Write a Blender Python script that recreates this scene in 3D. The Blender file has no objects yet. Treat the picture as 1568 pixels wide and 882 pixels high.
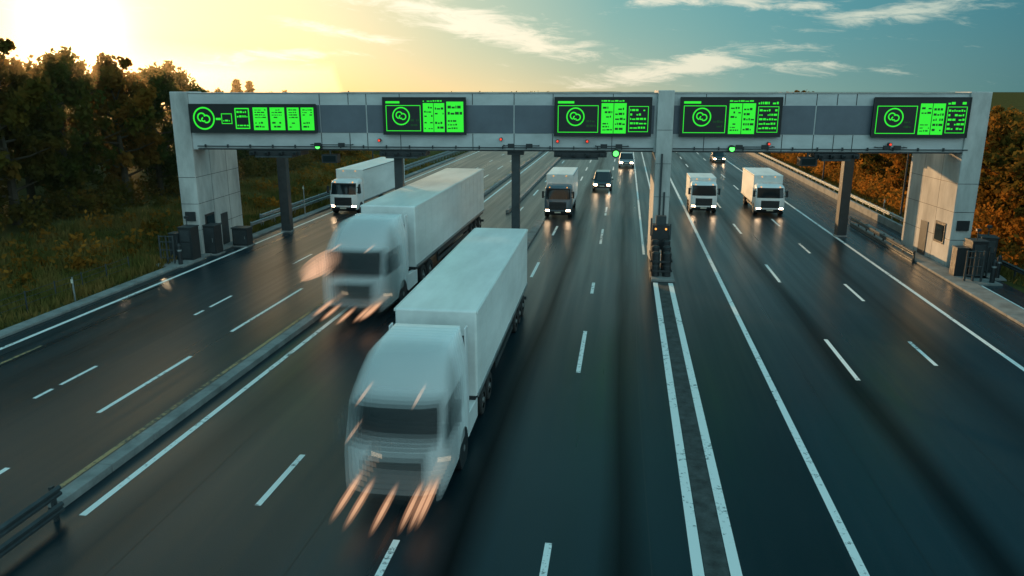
import bpy, bmesh, math, random
import numpy as np
from mathutils import Vector, Matrix
random.seed(7); rng=np.random.default_rng(11)
S=bpy.context.scene
COL=S.collection
S.view_settings.view_transform='Standard'
try: S.view_settings.look='None'
except Exception: pass
S.view_settings.exposure=0
rad=math.radians

# ------------------------------------------------------------------ materials
def N(nt,t,**k):
    n=nt.nodes.new(t)
    for a,b in k.items(): setattr(n,a,b)
    return n
def newmat(name):
    m=bpy.data.materials.new(name); m.use_nodes=True; nt=m.node_tree
    for n in list(nt.nodes): nt.nodes.remove(n)
    return m,nt,N(nt,'ShaderNodeOutputMaterial')
def mat(name,col,rough=.5,metal=0,nscale=0,namt=.25,bump=0,emis=0,ecol=None,alpha=1,coat=0,stretch=None,spec=.5):
    m,nt,out=newmat(name)
    p=N(nt,'ShaderNodeBsdfPrincipled')
    p.inputs['Base Color'].default_value=(*col,1); p.inputs['Roughness'].default_value=rough
    p.inputs['Metallic'].default_value=metal; p.inputs['Specular IOR Level'].default_value=spec
    if coat: p.inputs['Coat Weight'].default_value=coat
    if emis:
        p.inputs['Emission Color'].default_value=(*(ecol or col),1); p.inputs['Emission Strength'].default_value=emis
    if nscale:
        tc=N(nt,'ShaderNodeTexCoord'); mp=N(nt,'ShaderNodeMapping')
        if stretch: mp.inputs['Scale'].default_value=stretch
        nt.links.new(tc.outputs['Object'],mp.inputs[0])
        no=N(nt,'ShaderNodeTexNoise'); no.inputs['Scale'].default_value=nscale; no.inputs['Detail'].default_value=6; no.inputs['Roughness'].default_value=.65
        nt.links.new(mp.outputs[0],no.inputs['Vector'])
        r=N(nt,'ShaderNodeValToRGB')
        r.color_ramp.elements[0].position=.3; r.color_ramp.elements[1].position=.72
        a=[c*(1-namt) for c in col]; b=[min(1,c*(1+namt*.6)) for c in col]
        r.color_ramp.elements[0].color=(*a,1); r.color_ramp.elements[1].color=(*b,1)
        nt.links.new(no.outputs[0],r.inputs[0]); nt.links.new(r.outputs[0],p.inputs['Base Color'])
        if bump:
            bu=N(nt,'ShaderNodeBump'); bu.inputs['Strength'].default_value=bump; bu.inputs['Distance'].default_value=.02
            n2=N(nt,'ShaderNodeTexNoise'); n2.inputs['Scale'].default_value=nscale*12; n2.inputs['Detail'].default_value=3
            nt.links.new(tc.outputs['Object'],n2.inputs['Vector'])
            nt.links.new(n2.outputs[0],bu.inputs['Height']); nt.links.new(bu.outputs[0],p.inputs['Normal'])
    sh=p.outputs[0]
    if alpha<1:
        tr=N(nt,'ShaderNodeBsdfTransparent'); mx=N(nt,'ShaderNodeMixShader'); mx.inputs[0].default_value=alpha
        nt.links.new(tr.outputs[0],mx.inputs[1]); nt.links.new(sh,mx.inputs[2]); sh=mx.outputs[0]
    nt.links.new(sh,out.inputs[0]); return m

def leafmat(name,cols,trans=.35):
    m,nt,out=newmat(name)
    tc=N(nt,'ShaderNodeTexCoord'); oi=N(nt,'ShaderNodeObjectInfo')
    no=N(nt,'ShaderNodeTexNoise'); no.inputs['Scale'].default_value=.45; no.inputs['Detail'].default_value=2
    nt.links.new(tc.outputs['Object'],no.inputs['Vector'])
    a=N(nt,'ShaderNodeMath',operation='MULTIPLY_ADD'); a.inputs[1].default_value=.35; nt.links.new(oi.outputs['Random'],a.inputs[0]); nt.links.new(no.outputs[0],a.inputs[2])
    s=N(nt,'ShaderNodeMath',operation='SUBTRACT'); s.inputs[1].default_value=.15; nt.links.new(a.outputs[0],s.inputs[0])
    r=N(nt,'ShaderNodeValToRGB'); cr=r.color_ramp
    cr.elements[0].position=.25; cr.elements[0].color=(*cols[0],1); cr.elements[1].position=.8; cr.elements[1].color=(*cols[-1],1)
    for i,c in enumerate(cols[1:-1]):
        e=cr.elements.new(.25+.55*(i+1)/(len(cols)-1)); e.color=(*c,1)
    nt.links.new(s.outputs[0],r.inputs[0])
    d=N(nt,'ShaderNodeBsdfDiffuse'); t=N(nt,'ShaderNodeBsdfTranslucent'); mx=N(nt,'ShaderNodeMixShader'); mx.inputs[0].default_value=trans
    nt.links.new(r.outputs[0],d.inputs[0]); nt.links.new(r.outputs[0],t.inputs[0])
    nt.links.new(d.outputs[0],mx.inputs[1]); nt.links.new(t.outputs[0],mx.inputs[2]); nt.links.new(mx.outputs[0],out.inputs[0])
    return m

M_white=mat('white_paint_body',(.80,.82,.82),.3,nscale=.9,namt=.12,coat=.3)
M_trailer=mat('trailer_panel',(.80,.83,.81),.42,nscale=.6,namt=.22,stretch=(1,.25,1))
M_glass=mat('dark_glass',(.012,.02,.024),.08)
M_black=mat('black_plastic',(.018,.022,.025),.5,nscale=3,namt=.3)
M_rubber=mat('tyre_rubber',(.02,.02,.02),.85,nscale=5,namt=.3)
M_hub=mat('steel_hub',(.35,.36,.36),.4,metal=.7)
M_steel=mat('galvanised_steel',(.32,.35,.36),.45,metal=.6,nscale=2,namt=.3)
M_dsteel=mat('dark_steel',(.05,.06,.065),.5,metal=.3,nscale=2,namt=.3)
M_lamp=mat('headlamp',(1,.9,.75),.3,emis=40,ecol=(1,.66,.38))
M_lamp2=mat('headlamp_dipped',(1,.9,.75),.3,emis=1.6,ecol=(1,.72,.44))
M_amber=mat('amber_lamp',(1,.4,.08),.3,emis=1.4,ecol=(1,.36,.06))
M_red=mat('red_lamp',(.8,.05,.02),.3,emis=.9,ecol=(1,.06,.03))
M_greenl=mat('green_lamp',(.1,.9,.1),.3,emis=2.5,ecol=(.1,1,.12))
M_green=mat('led_green',(.02,.2,.02),.4,emis=1.0,ecol=(.025,.78,.02))
M_signbk=mat('sign_face',(.006,.011,.011),.45)
M_signdk=mat('led_off',(.004,.03,.006),.5,emis=.1,ecol=(.01,.3,.02))
M_conc=mat('concrete',(.50,.50,.48),.8,nscale=.7,namt=.4,bump=.3,stretch=(1,1,.35))
M_clad=mat('cladding_light',(.52,.54,.54),.45,nscale=.35,namt=.25,stretch=(1,1,2))
M_cladd=mat('cladding_dark',(.115,.135,.165),.4,nscale=.4,namt=.25)
M_kerb=mat('kerb_concrete',(.22,.23,.225),.85,nscale=1.2,namt=.4,bump=.4)
M_bark=mat('bark',(.06,.045,.03),.9,nscale=3,namt=.4)
M_blue=mat('blue_grey_paint',(.10,.14,.17),.35,nscale=1,namt=.1,coat=.4)
M_carw=mat('car_silver',(.38,.40,.41),.3,metal=.4)
M_card=mat('car_dark',(.035,.045,.05),.28,coat=.6)
M_plate=mat('number_plate',(.6,.6,.5),.5)

def worn(name,col,thr=.36,soft=.1,under=(.03,.045,.05)):
    m,nt,out=newmat(name); p=N(nt,'ShaderNodeBsdfPrincipled'); p.inputs['Roughness'].default_value=.55
    tc=N(nt,'ShaderNodeTexCoord'); no=N(nt,'ShaderNodeTexNoise'); no.inputs['Scale'].default_value=5; no.inputs['Detail'].default_value=9; no.inputs['Roughness'].default_value=.75
    nt.links.new(tc.outputs['Object'],no.inputs['Vector'])
    n2=N(nt,'ShaderNodeTexNoise'); n2.inputs['Scale'].default_value=.35; nt.links.new(tc.outputs['Object'],n2.inputs['Vector'])
    a=N(nt,'ShaderNodeMath',operation='MULTIPLY_ADD'); a.inputs[1].default_value=.5; nt.links.new(n2.outputs[0],a.inputs[0]); nt.links.new(no.outputs[0],a.inputs[2])
    s=N(nt,'ShaderNodeMath',operation='SUBTRACT'); s.inputs[1].default_value=.25; nt.links.new(a.outputs[0],s.inputs[0])
    r=N(nt,'ShaderNodeValToRGB'); r.color_ramp.elements[0].position=thr; r.color_ramp.elements[1].position=thr+soft
    r.color_ramp.elements[0].color=(*under,1); r.color_ramp.elements[1].color=(*col,1)
    nt.links.new(s.outputs[0],r.inputs[0]); nt.links.new(r.outputs[0],p.inputs['Base Color']); nt.links.new(p.outputs[0],out.inputs[0]); return m
M_line=worn('white_road_paint',(.8,.82,.8),.33,.1)
M_yell=worn('faded_yellow_paint',(.38,.26,.12),.42,.14)

def asphalt():
    m,nt,out=newmat('asphalt'); p=N(nt,'ShaderNodeBsdfPrincipled')
    tc=N(nt,'ShaderNodeTexCoord'); sep=N(nt,'ShaderNodeSeparateXYZ'); nt.links.new(tc.outputs['Object'],sep.inputs[0])
    mp=N(nt,'ShaderNodeMapping'); mp.inputs['Scale'].default_value=(1,.12,1); nt.links.new(tc.outputs['Object'],mp.inputs[0])
    wob=N(nt,'ShaderNodeTexNoise'); wob.inputs['Scale'].default_value=.25; wob.inputs['Detail'].default_value=3; nt.links.new(mp.outputs[0],wob.inputs['Vector'])
    def MA(op,a,b,c=None):
        n=N(nt,'ShaderNodeMath',operation=op)
        for i,v in enumerate((a,b,c)):
            if v is None: continue
            if isinstance(v,(int,float)): n.inputs[i].default_value=v
            else: nt.links.new(v,n.inputs[i])
        return n.outputs[0]
    x=MA('ADD',sep.outputs[0],MA('MULTIPLY_ADD',wob.outputs[0],1.6,-.8))
    f=MA('DIVIDE',MA('ADD',x,30),54)
    r=N(nt,'ShaderNodeValToRGB'); cr=r.color_ramp
    st=[(-28,1.15),(-24.5,1.05),(-21,.75),(-19,1.0),(-15.4,.8),(-12.9,.95),(-12.2,.6),(-11,.9),(-7.8,.75),(-6.6,.9),(-4.3,.9),(-3.4,.08),(-2.6,.85),(-.5,.85),(.2,.12),(1.0,.75),(2.9,.55),(5.5,.5),(5.9,.8),(7.9,.8),(8.7,.05),(9.4,.8),(11.6,.75),(13.2,.35),(14.4,.85),(15.9,.9),(16.4,1.5),(21,1.7)]
    cr.elements[0].position=(st[0][0]+30)/54; cr.elements[1].position=(st[-1][0]+30)/54
    for e,v in ((cr.elements[0],st[0][1]),(cr.elements[1],st[-1][1])): e.color=(v/2,v/2,v/2,1)
    for xx,v in st[1:-1]:
        e=cr.elements.new((xx+30)/54); e.color=(v/2,v/2,v/2,1)
    nt.links.new(f,r.inputs[0])
    mp2=N(nt,'ShaderNodeMapping'); mp2.inputs['Scale'].default_value=(2.2,.05,1); nt.links.new(tc.outputs['Object'],mp2.inputs[0])
    st1=N(nt,'ShaderNodeTexNoise'); st1.inputs['Scale'].default_value=1; st1.inputs['Detail'].default_value=4; nt.links.new(mp2.outputs[0],st1.inputs['Vector'])
    big=N(nt,'ShaderNodeTexNoise'); big.inputs['Scale'].default_value=.18; big.inputs['Detail'].default_value=5; nt.links.new(tc.outputs['Object'],big.inputs['Vector'])
    fine=N(nt,'ShaderNodeTexNoise'); fine.inputs['Scale'].default_value=30; fine.inputs['Detail'].default_value=3; nt.links.new(tc.outputs['Object'],fine.inputs['Vector'])
    v0=MA('MULTIPLY',r.outputs[0],2)
    v=MA('MULTIPLY',v0,MA('MULTIPLY_ADD',st1.outputs[0],1.1,.45))
    v=MA('MULTIPLY',v,MA('MULTIPLY_ADD',big.outputs[0],.8,.6))
    v=MA('MULTIPLY',v,MA('MULTIPLY_ADD',fine.outputs[0],.9,.55))
    mx=N(nt,'ShaderNodeVectorMath',operation='SCALE'); mx.inputs[0].default_value=(.006,.019,.026); nt.links.new(v,mx.inputs['Scale'])
    nt.links.new(mx.outputs[0],p.inputs['Base Color'])
    rr=MA('MULTIPLY_ADD',st1.outputs[0],.30,MA('MULTIPLY_ADD',v0,-.10,.26)); nt.links.new(rr,p.inputs['Roughness'])
    nt.links.new(MA('MULTIPLY_ADD',MA('MINIMUM',v0,1.0),.40,.06),p.inputs['Specular IOR Level'])
    bu=N(nt,'ShaderNodeBump'); bu.inputs['Strength'].default_value=.3; bu.inputs['Distance'].default_value=.012
    nt.links.new(fine.outputs[0],bu.inputs['Height']); nt.links.new(bu.outputs[0],p.inputs['Normal'])
    nt.links.new(p.outputs[0],out.inputs[0]); return m
M_asph=asphalt()
M_soil=mat('grass_soil',(.085,.08,.03),.95,nscale=.25,namt=.5,bump=.6,spec=0)
M_grass=leafmat('grass_blades',[(.06,.085,.02),(.15,.14,.04),(.34,.21,.07)],.5)
M_lgreen=leafmat('leaves_green',[(.04,.06,.018),(.08,.09,.02),(.17,.12,.025)],.55)
M_lolive=leafmat('leaves_olive',[(.04,.05,.015),(.11,.085,.02),(.26,.12,.025)],.55)
M_lautumn=leafmat('leaves_autumn',[(.07,.055,.012),(.26,.12,.022),(.50,.21,.035)],.45)
M_needle=leafmat('conifer_needles',[(.03,.05,.018),(.05,.065,.022),(.09,.08,.025)],.35)

# ------------------------------------------------------------------ mesh builder
class MB:
    def __init__(s): s.v=[];s.f=[];s.m=[];s.mats=[]
    def mi(s,m):
        if m not in s.mats: s.mats.append(m)
        return s.mats.index(m)
    def add(s,vs,fs,m):
        o=len(s.v); s.v+=[tuple(v) for v in vs]; i=s.mi(m)
        for f in fs: s.f.append(tuple(o+k for k in f)); s.m.append(i)
    def box(s,x0,x1,y0,y1,z0,z1,m):
        s.add([(x0,y0,z0),(x1,y0,z0),(x1,y1,z0),(x0,y1,z0),(x0,y0,z1),(x1,y0,z1),(x1,y1,z1),(x0,y1,z1)],
              [(3,2,1,0),(4,5,6,7),(0,1,5,4),(1,2,6,5),(2,3,7,6),(3,0,4,7)],m)
    def prism(s,pts,x0,x1,m):   # pts (y,z)
        n=len(pts)
        s.add([(x0,y,z) for y,z in pts]+[(x1,y,z) for y,z in pts],
              [tuple(range(n)),tuple(range(2*n-1,n-1,-1))]+[(i,(i+1)%n,n+(i+1)%n,n+i) for i in range(n)],m)
    def cyl(s,p0,p1,r0,r1=None,n=10,m=None):
        r1=r0 if r1 is None else r1
        p0=Vector(p0);p1=Vector(p1);d=(p1-p0).normalized(); a=d.orthogonal().normalized(); b=d.cross(a)
        vs=[]
        for p,r in ((p0,r0),(p1,r1)):
            for i in range(n):
                t=2*math.pi*i/n; vs.append(p+a*(r*math.cos(t))+b*(r*math.sin(t)))
        s.add(vs,[tuple(range(n-1,-1,-1)),tuple(range(n,2*n))]+[(i,(i+1)%n,n+(i+1)%n,n+i) for i in range(n)],m)
    def loft(s,rings,m,cap=True):
        n=len(rings[0]); vs=[p for r in rings for p in r]; fs=[]
        for k in range(len(rings)-1):
            for i in range(n): fs.append((k*n+i,k*n+(i+1)%n,(k+1)*n+(i+1)%n,(k+1)*n+i))
        if cap: fs+= [tuple(range(n-1,-1,-1)),tuple(range((len(rings)-1)*n,len(rings)*n))]
        s.add(vs,fs,m)
    def wheel(s,x,y,r,w,side=1):
        n=22; prof=[(-w/2,r*.55),(-w/2,r*.93),(-w/2+.04,r),(w/2-.04,r),(w/2,r*.93),(w/2,r*.55)]
        vs=[];fs=[]
        for px,pr in prof:
            for i in range(n):
                t=2*math.pi*i/n; vs.append((x+px,y+pr*math.cos(t),r+pr*math.sin(t)))
        for k in range(len(prof)-1):
            for i in range(n): fs.append((k*n+i,k*n+(i+1)%n,(k+1)*n+(i+1)%n,(k+1)*n+i))
        s.add(vs,fs,M_rubber)
        s.cyl((x-w/2+.05,y,r),(x+w/2-.05,y,r),r*.56,n=16,m=M_hub)
        s.cyl((x-w/2-.02,y,r),(x+w/2+.02,y,r),r*.2,n=10,m=M_hub)
    def obj(s,name,parent=None,bevel=0,smooth=0,loc=None,recalc=True):
        me=bpy.data.meshes.new(name); me.from_pydata(s.v,[],s.f)
        for m in s.mats: me.materials.append(m)
        me.polygons.foreach_set('material_index',s.m)
        bm=bmesh.new(); bm.from_mesh(me)
        if recalc: bmesh.ops.recalc_face_normals(bm,faces=bm.faces)
        if smooth:
            for f in bm.faces: f.smooth=True
            for e in bm.edges:
                if len(e.link_faces)==2 and e.calc_face_angle(0)>rad(smooth): e.smooth=False
        bm.to_mesh(me); bm.free()
        o=bpy.data.objects.new(name,me); COL.objects.link(o)
        if parent: o.parent=parent
        if loc: o.location=loc
        if bevel:
            b=o.modifiers.new('bevel','BEVEL'); b.width=bevel; b.segments=2; b.limit_method='ANGLE'; b.angle_limit=rad(40)
        return o
def empty(name,loc,rz=0):
    e=bpy.data.objects.new(name,None); COL.objects.link(e); e.location=loc; e.rotation_euler=(0,0,rz); return e

# ------------------------------------------------------------------ ground
def sm(a,b,x):
    t=max(0,min(1,(x-a)/(b-a))); return t*t*(3-2*t)
def gz(x,y):
    z=-.03
    if x<-27.5: z+=1.5*sm(-29,-41,x)+1.0*sm(-45,-90,x)-2.5*sm(-200,-600,x)
    if x>22: z+=-.3*sm(22,25,x)+1.3*sm(26,45,x)-1.0*sm(200,600,x)
    return z
def ground():
    xs=[-4000,-1500,-600,-300,-150,-100]+list(np.arange(-90,-27,1.5))+[-27.4,0,21.4]+list(np.arange(22,60,1.5))+[100,150,300,600,1500,4000]
    ys=[-1500,-300,-60]+list(np.arange(0,140,4))+[160,200,260,350,500,900,2000,5000]
    vs=[];fs=[]
    for y in ys:
        for x in xs:
            j=(math.sin(x*1.3+y*.7)+math.sin(x*.6-y*.41))*.07 if (x<-30 or x>25) else 0
            vs.append((x,y,gz(x,y)+j))
    n=len(xs)
    for j in range(len(ys)-1):
        for i in range(n-1): fs.append((j*n+i,j*n+i+1,(j+1)*n+i+1,(j+1)*n+i))
    mb=MB(); mb.add(vs,fs,M_soil); mb.obj('ground',smooth=80)
ground()
mb=MB(); mb.add([(-27.4,-60,0),(21.4,-60,0),(21.4,1500,0),(-27.4,1500,0)],[(0,1,2,3)],M_asph); mb.obj('road')

mk=MB(); Z=.005
def line(x,w,y0,y1,m=M_line): mk.add([(x-w/2,y0,Z),(x+w/2,y0,Z),(x+w/2,y1,Z),(x-w/2,y1,Z)],[(0,1,2,3)],m)
line(-25.6,.22,-20,700); line(-24.2,.14,-20,27.5,M_yell)
line(-14.95,.16,10,700,M_yell); line(-13.35,.2,15.6,700)
line(1.98,.26,-20,42.4); line(2.82,.26,-20,42.4); line(1.5,.16,50,700); line(2.95,.16,50,700)
line(5.65,.22,-20,700); line(15.65,.2,-20,700); line(19.85,.16,-20,46)
for y0,l in [(11,5.1),(27.6,5.3),(39.5,2.4),(53.2,6)]+[(66+i*13,5) for i in range(30)]: line(-1.46,.17,y0,y0+l)
for y0,l in [(9,6.7),(33.7,2.6),(42.7,4),(56,4)]+[(68+i*12,4.5) for i in range(30)]: line(-5.1,.17,y0,y0+l)
for y0,l in [(16.7,2.9),(28,2.5),(66,4)]+[(78+i*12,4.5) for i in range(28)]: line(-9.15,.17,y0,y0+l)
for y0,l in [(12,5.6),(21.5,5.7),(30.5,7.8),(46,3),(56,5)]+[(68+i*12,5) for i in range(28)]: line(-17.2,.17,y0,y0+l)
for y0,l in [(22.3,.9),(23.6,2),(32.7,.8),(34.1,2.2),(44,3)]+[(55+i*12,3) for i in range(28)]: line(-20.25,.15,y0,y0+l)
for y0,l in [(28.3,4.9),(43.5,4.6),(58.7,4.5)]+[(72+i*13,4.5) for i in range(28)]: line(8.95,.17,y0,y0+l)
for y0,l in [(30.4,3),(40,3.6),(52,3.4),(62.5,3.6)]+[(74+i*12,4) for i in range(28)]: line(12.45,.16,y0,y0+l)
mk.obj('road_markings')
mb=MB(); mb.add([(2.13,-20,.004),(2.67,-20,.004),(2.67,42.4,.004),(2.13,42.4,.004)],[(0,1,2,3)],mat('median_strip',(.05,.06,.06),.9,nscale=2.2,namt=.7,bump=.6)); mb.obj('median_strip')
def kerb(name,x0,x1,y0,y1,h,seg=2.0,m=M_kerb):
    mb=MB(); y=y0
    while y<y1:
        e=min(y+seg,y1); mb.prism([(y+.008,0.0),(e-.008,0.0),(e-.008,h),(y+.008,h)],x0,x1,m); y=e
    return mb.obj(name,bevel=.02)
kerb('centre_kerb',-14.5,-14.05,15.8,36,.24); kerb('centre_kerb',-14.4,-14.1,36,240,.3,4)
kerb('roadside_kerb',-27.3,-26.6,-10,120,.13,2.5); 
kerb('toll_island',18.35,19.6,18,64,.13,2.5)
kerb('lane_divider_kerb',-6.95,-6.35,47,62,.14); kerb('lane_divider_kerb',-10.2,-9.9,66,260,.3,4)
kerb('median_kerb',1.75,3.05,42.6,56,.16,1.5)
mb=MB(); M_seam=mat('tar_seam',(.006,.01,.012),.4)
for x in (-11.2,-7.3,.9,7.2,10.8,-22.6):
    y=-10; 
    while y<140:
        a=.12*math.sin(y*.13+x); b=.12*math.sin((y+6)*.13+x)
        mb.add([(x+a,y,.0035),(x+.035+a,y,.0035),(x+.035+b,y+6,.0035),(x+b,y+6,.0035)],[(0,1,2,3)],M_seam); y+=6
mb.obj('tar_seams')

def guard_rail(name,x,y0,y1,h=.75,double=False,m=M_steel,face=1,step=2.0):
    mb=MB(); 
    prof=[(0,-.15),(.06,-.1),(.06,-.04),(0,0),(.06,.04),(.06,.1),(0,.15)]
    for zc in ([h-.15,h-.6] if double else [h-.15]):
        vs=[];n=len(prof)
        for yy in (y0,y1):
            for a,b in prof: vs.append((x+face*a,yy,zc+b))
            for a,b in reversed(prof): vs.append((x+face*(a-.012),yy,zc+b))
        k=2*n
        mb.add(vs,[tuple(range(k)),tuple(range(2*k-1,k-1,-1))]+[(i,(i+1)%k,k+(i+1)%k,k+i) for i in range(k)],m)
    y=y0+.3
    while y<y1:
        mb.box(x-face*.13-.04,x-face*.13+.04,y-.06,y+.06,-.1,h,m); mb.box(x-.1 if face>0 else x,x if face>0 else x+.1,y-.05,y+.05,h-.25,h-.05,m); y+=step
    return mb.obj(name)
guard_rail('guard_rail',-28.0,54,300); guard_rail('guard_rail',-28.2,56,140,h=1.05)
guard_rail('guard_rail',-13.7,1,15.4,h=.95,double=True,m=M_dsteel)
guard_rail('guard_rail',21.6,57,300,face=-1,h=.9); guard_rail('guard_rail',18.2,50,64,face=-1,h=.7,double=True,m=M_dsteel)
guard_rail('guard_rail',22.3,20,50,face=-1,h=.8,m=M_dsteel)
mb=MB(); y=56
while y<260: mb.prism([(y+.01,-.05),(y+3.99,-.05),(y+3.99,.55),(y+.01,.55)],20.95,21.2,M_kerb); y+=4
mb.obj('parapet_wall',bevel=.02)
mb=MB(); y=22
while y<42: mb.cyl((-28.6,y,gz(-28.6,y)-.1),(-28.6,y,gz(-28.6,y)+1.1),.035,n=6,m=M_dsteel); y+=2
for z in (.45,.75,1.02): mb.cyl((-28.6,22,z-.03),(-28.6,40.1,z-.03),.012,n=5,m=M_dsteel)
mb.obj('wire_fence')

# ------------------------------------------------------------------ toll gantry
G=empty('toll_gantry',(2.2,47.7,0),rad(4.1))
mb=MB(); mb.box(-30.2,18.4,0,1.7,6.86,10.30,M_clad)
mb.box(-30.2,18.4,-.05,1.75,10.303,10.37,M_conc); mb.obj('beam',G,bevel=.03)
mb=MB()
for a,b in [(-29.0,-21.0),(-21.0,-18.1),(-18.06,-14.1),(-14.06,-8.98),(-8.94,-5),(-4.9,-.5),(.62,4),(4.04,8.9),(8.94,12.9),(12.95,18.0)]:
    mb.box(a+.02,b-.02,-.035,-.003,7.95,9.62,M_cladd)
mb.obj('fascia_panels',G,bevel=.01)
mb=MB()
for x in (-21.0,-19.2,-18.08,-16,-11.5,-8.96,-6.6,-3,2.5,7.1,8.92,10.1,11.2): 
    mb.box(x-.02,x+.02,-.012,-.002,6.87,7.93,M_black); mb.box(x-.02,x+.02,-.012,-.002,9.64,10.29,M_black)
mb.box(-29,-.5,-.16,-.08,7.06,7.12,M_dsteel); mb.box(.65,17.8,-.16,-.08,7.06,7.12,M_dsteel)
mb.box(-29,-.5,-.06,-.003,6.87,6.95,M_black); mb.box(.65,17.8,-.06,-.003,6.87,6.95,M_black)
x=-28.5
while x<17.5:
    if abs(x)>1: mb.box(x-.03,x+.03,-.16,-.002,7.0,7.2,M_dsteel)
    x+=1.45
mb.obj('joints_and_conduit',G)
def pier(x0,x1,y0,y1,zt,inner):
    mb=MB(); mb.prism([(y0,-.05),(y1,-.05),(y1,6.85),(y0+2.0,6.85),(y0+2.0,zt),(y0,zt)],x0,x1,M_conc); mb.obj('pier',G,bevel=.05)
    s=MB(); xi=x1+.004 if inner>0 else x0-.004
    for z in (1.7,3.4,5.1): 
        s.box(min(xi,xi-inner*.01),max(xi,xi-inner*.01),y0+.02,y1-.02,z-.015,z+.015,M_black)
        s.box(x0+.03,x1-.03,y0-.006,y0+.002,z-.015,z+.015,M_black)
    for y in (y0+2.2,y0+4.6): s.box(min(xi,xi-inner*.01),max(xi,xi-inner*.01),y-.015,y+.015,0,6.8,M_black)
    s.box(min(xi,xi+inner*.05),max(xi,xi+inner*.05),y0+.7,y0+2.0,1.3,2.6,M_black); s.box(min(xi,xi+inner*.09),max(xi,xi+inner*.09),y0+.85,y0+1.85,1.45,2.45,M_glass)
    s.box(min(xi,xi+inner*.04),max(xi,xi+inner*.04),y0+3.0,y0+4.0,.15,2.3,M_dsteel)
    s.box(x0+.25,x1-.25,y0-.12,y0-.006,2.3,2.9,M_black)
    s.obj('pier_fittings',G)
pier(-30.5,-29.35,-.12,6.4,10.42,1); pier(17.55,18.75,-.12,6.6,10.42,-1)
mb=MB(); mb.box(-.38,.58,-.42,1.9,0.1,10.5,M_conc)
mb.obj('pier',G,bevel=.04)
mb=MB()
for z in (2.2,4.2,6.2,8.2): mb.box(-.36,.56,-.428,-.418,z-.012,z+.012,M_black)
mb.box(-.05,.06,-.5,-.43,2.9,6.8,M_dsteel); mb.box(.2,.3,-.5,-.43,2.9,4.5,M_dsteel)
mb.obj('pier_joints',G)
mb=MB()
def post(x,y,zt=6.85,w=.26):
    mb.box(x-w,x+w,y-w,y+w,.0,zt,M_dsteel); mb.box(x-w-.06,x+w+.06,y-w-.06,y+w+.06,.0,.12,M_steel)
    mb.box(x-w-.25,x+w+.25,y-w-.1,y+w+.1,zt-.25,zt-.01,M_dsteel)
post(-16.35,.8); post(-8.9,.8); post(-27.0,8.9,6.8,.34); post(14.6,10,6.8,.34)
mb.obj('posts',G,bevel=.02)
mb=MB(); mb.box(-30.2,18.4,8.9,10.1,6.82,8.1,M_cladd)
for x in (-29.9,-15.4,0.1,18.0): mb.box(x-.25,x+.25,1.72,8.88,6.95,7.7,M_dsteel)
mb.obj('rear_girder',G,bevel=.03)
mb=MB()
for x0,x1 in [(-25.6,-22.3),(-17.3,-14.4),(-6.5,-3.3),(9.0,11.6)]:
    mb.box(x0,x1,-.35,1.2,6.55,6.84,M_black); mb.box(x0+.4,x1-.5,-.45,.6,6.42,6.54,M_dsteel)
    for k in range(4):
        xx=x0+.3+(x1-x0-.6)*k/3; mb.box(xx-.12,xx+.12,-.62,-.36,6.6,6.8,M_black); mb.cyl((xx,-.7,6.7),(xx,-.62,6.7),.07,n=10,m=M_glass)
for x0 in (-21.0,8.2): mb.box(x0,x0+1.0,-.3,.4,6.1,6.62,M_black); mb.box(x0+.1,x0+.9,-.33,-.302,6.18,6.55,M_glass); mb.cyl((x0+.5,0,6.6),(x0+.5,0,6.86),.06,n=8,m=M_dsteel)
for x0,x1 in [(-21.6,-19.0),(-4.0,-2.0),(4.0,6.6),(12.5,14.2),(-9.6,-7.4)]:
    mb.box(x0,x1,-.5,-.44,7.2,7.26,M_dsteel); mb.box(x0,x0+.06,-.5,-.003,7.2,7.26,M_dsteel); mb.box(x1-.06,x1,-.5,-.003,7.2,7.26,M_dsteel)
    mb.box(x0+.3,x0+.7,-.62,-.5,7.12,7.36,M_black); mb.box(x1-.8,x1-.4,-.62,-.5,7.12,7.36,M_black)
mb.obj('sensors',G,bevel=.01)
mb=MB()
def lampat(x,z,m,r=.13):
    mb.cyl((x,-.3,z),(x,-.04,z),r*1.5,n=12,m=M_black); mb.cyl((x,-.34,z),(x,-.302,z),r,n=12,m=m)
for x,z,m,r in [(-21.2,7.12,M_greenl,.15),(-2.75,6.78,M_greenl,.17),(4.15,7.1,M_greenl,.15),(-17.3,7.5,M_red,.07),(-9.75,7.6,M_red,.07),(-6.3,7.5,M_red,.07),(-4.5,7.5,M_red,.07),(6.3,7.4,M_red,.07),(13.3,7.4,M_red,.07)]: lampat(x,z,m,r)
mb.obj('signal_lamps',G)
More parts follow.
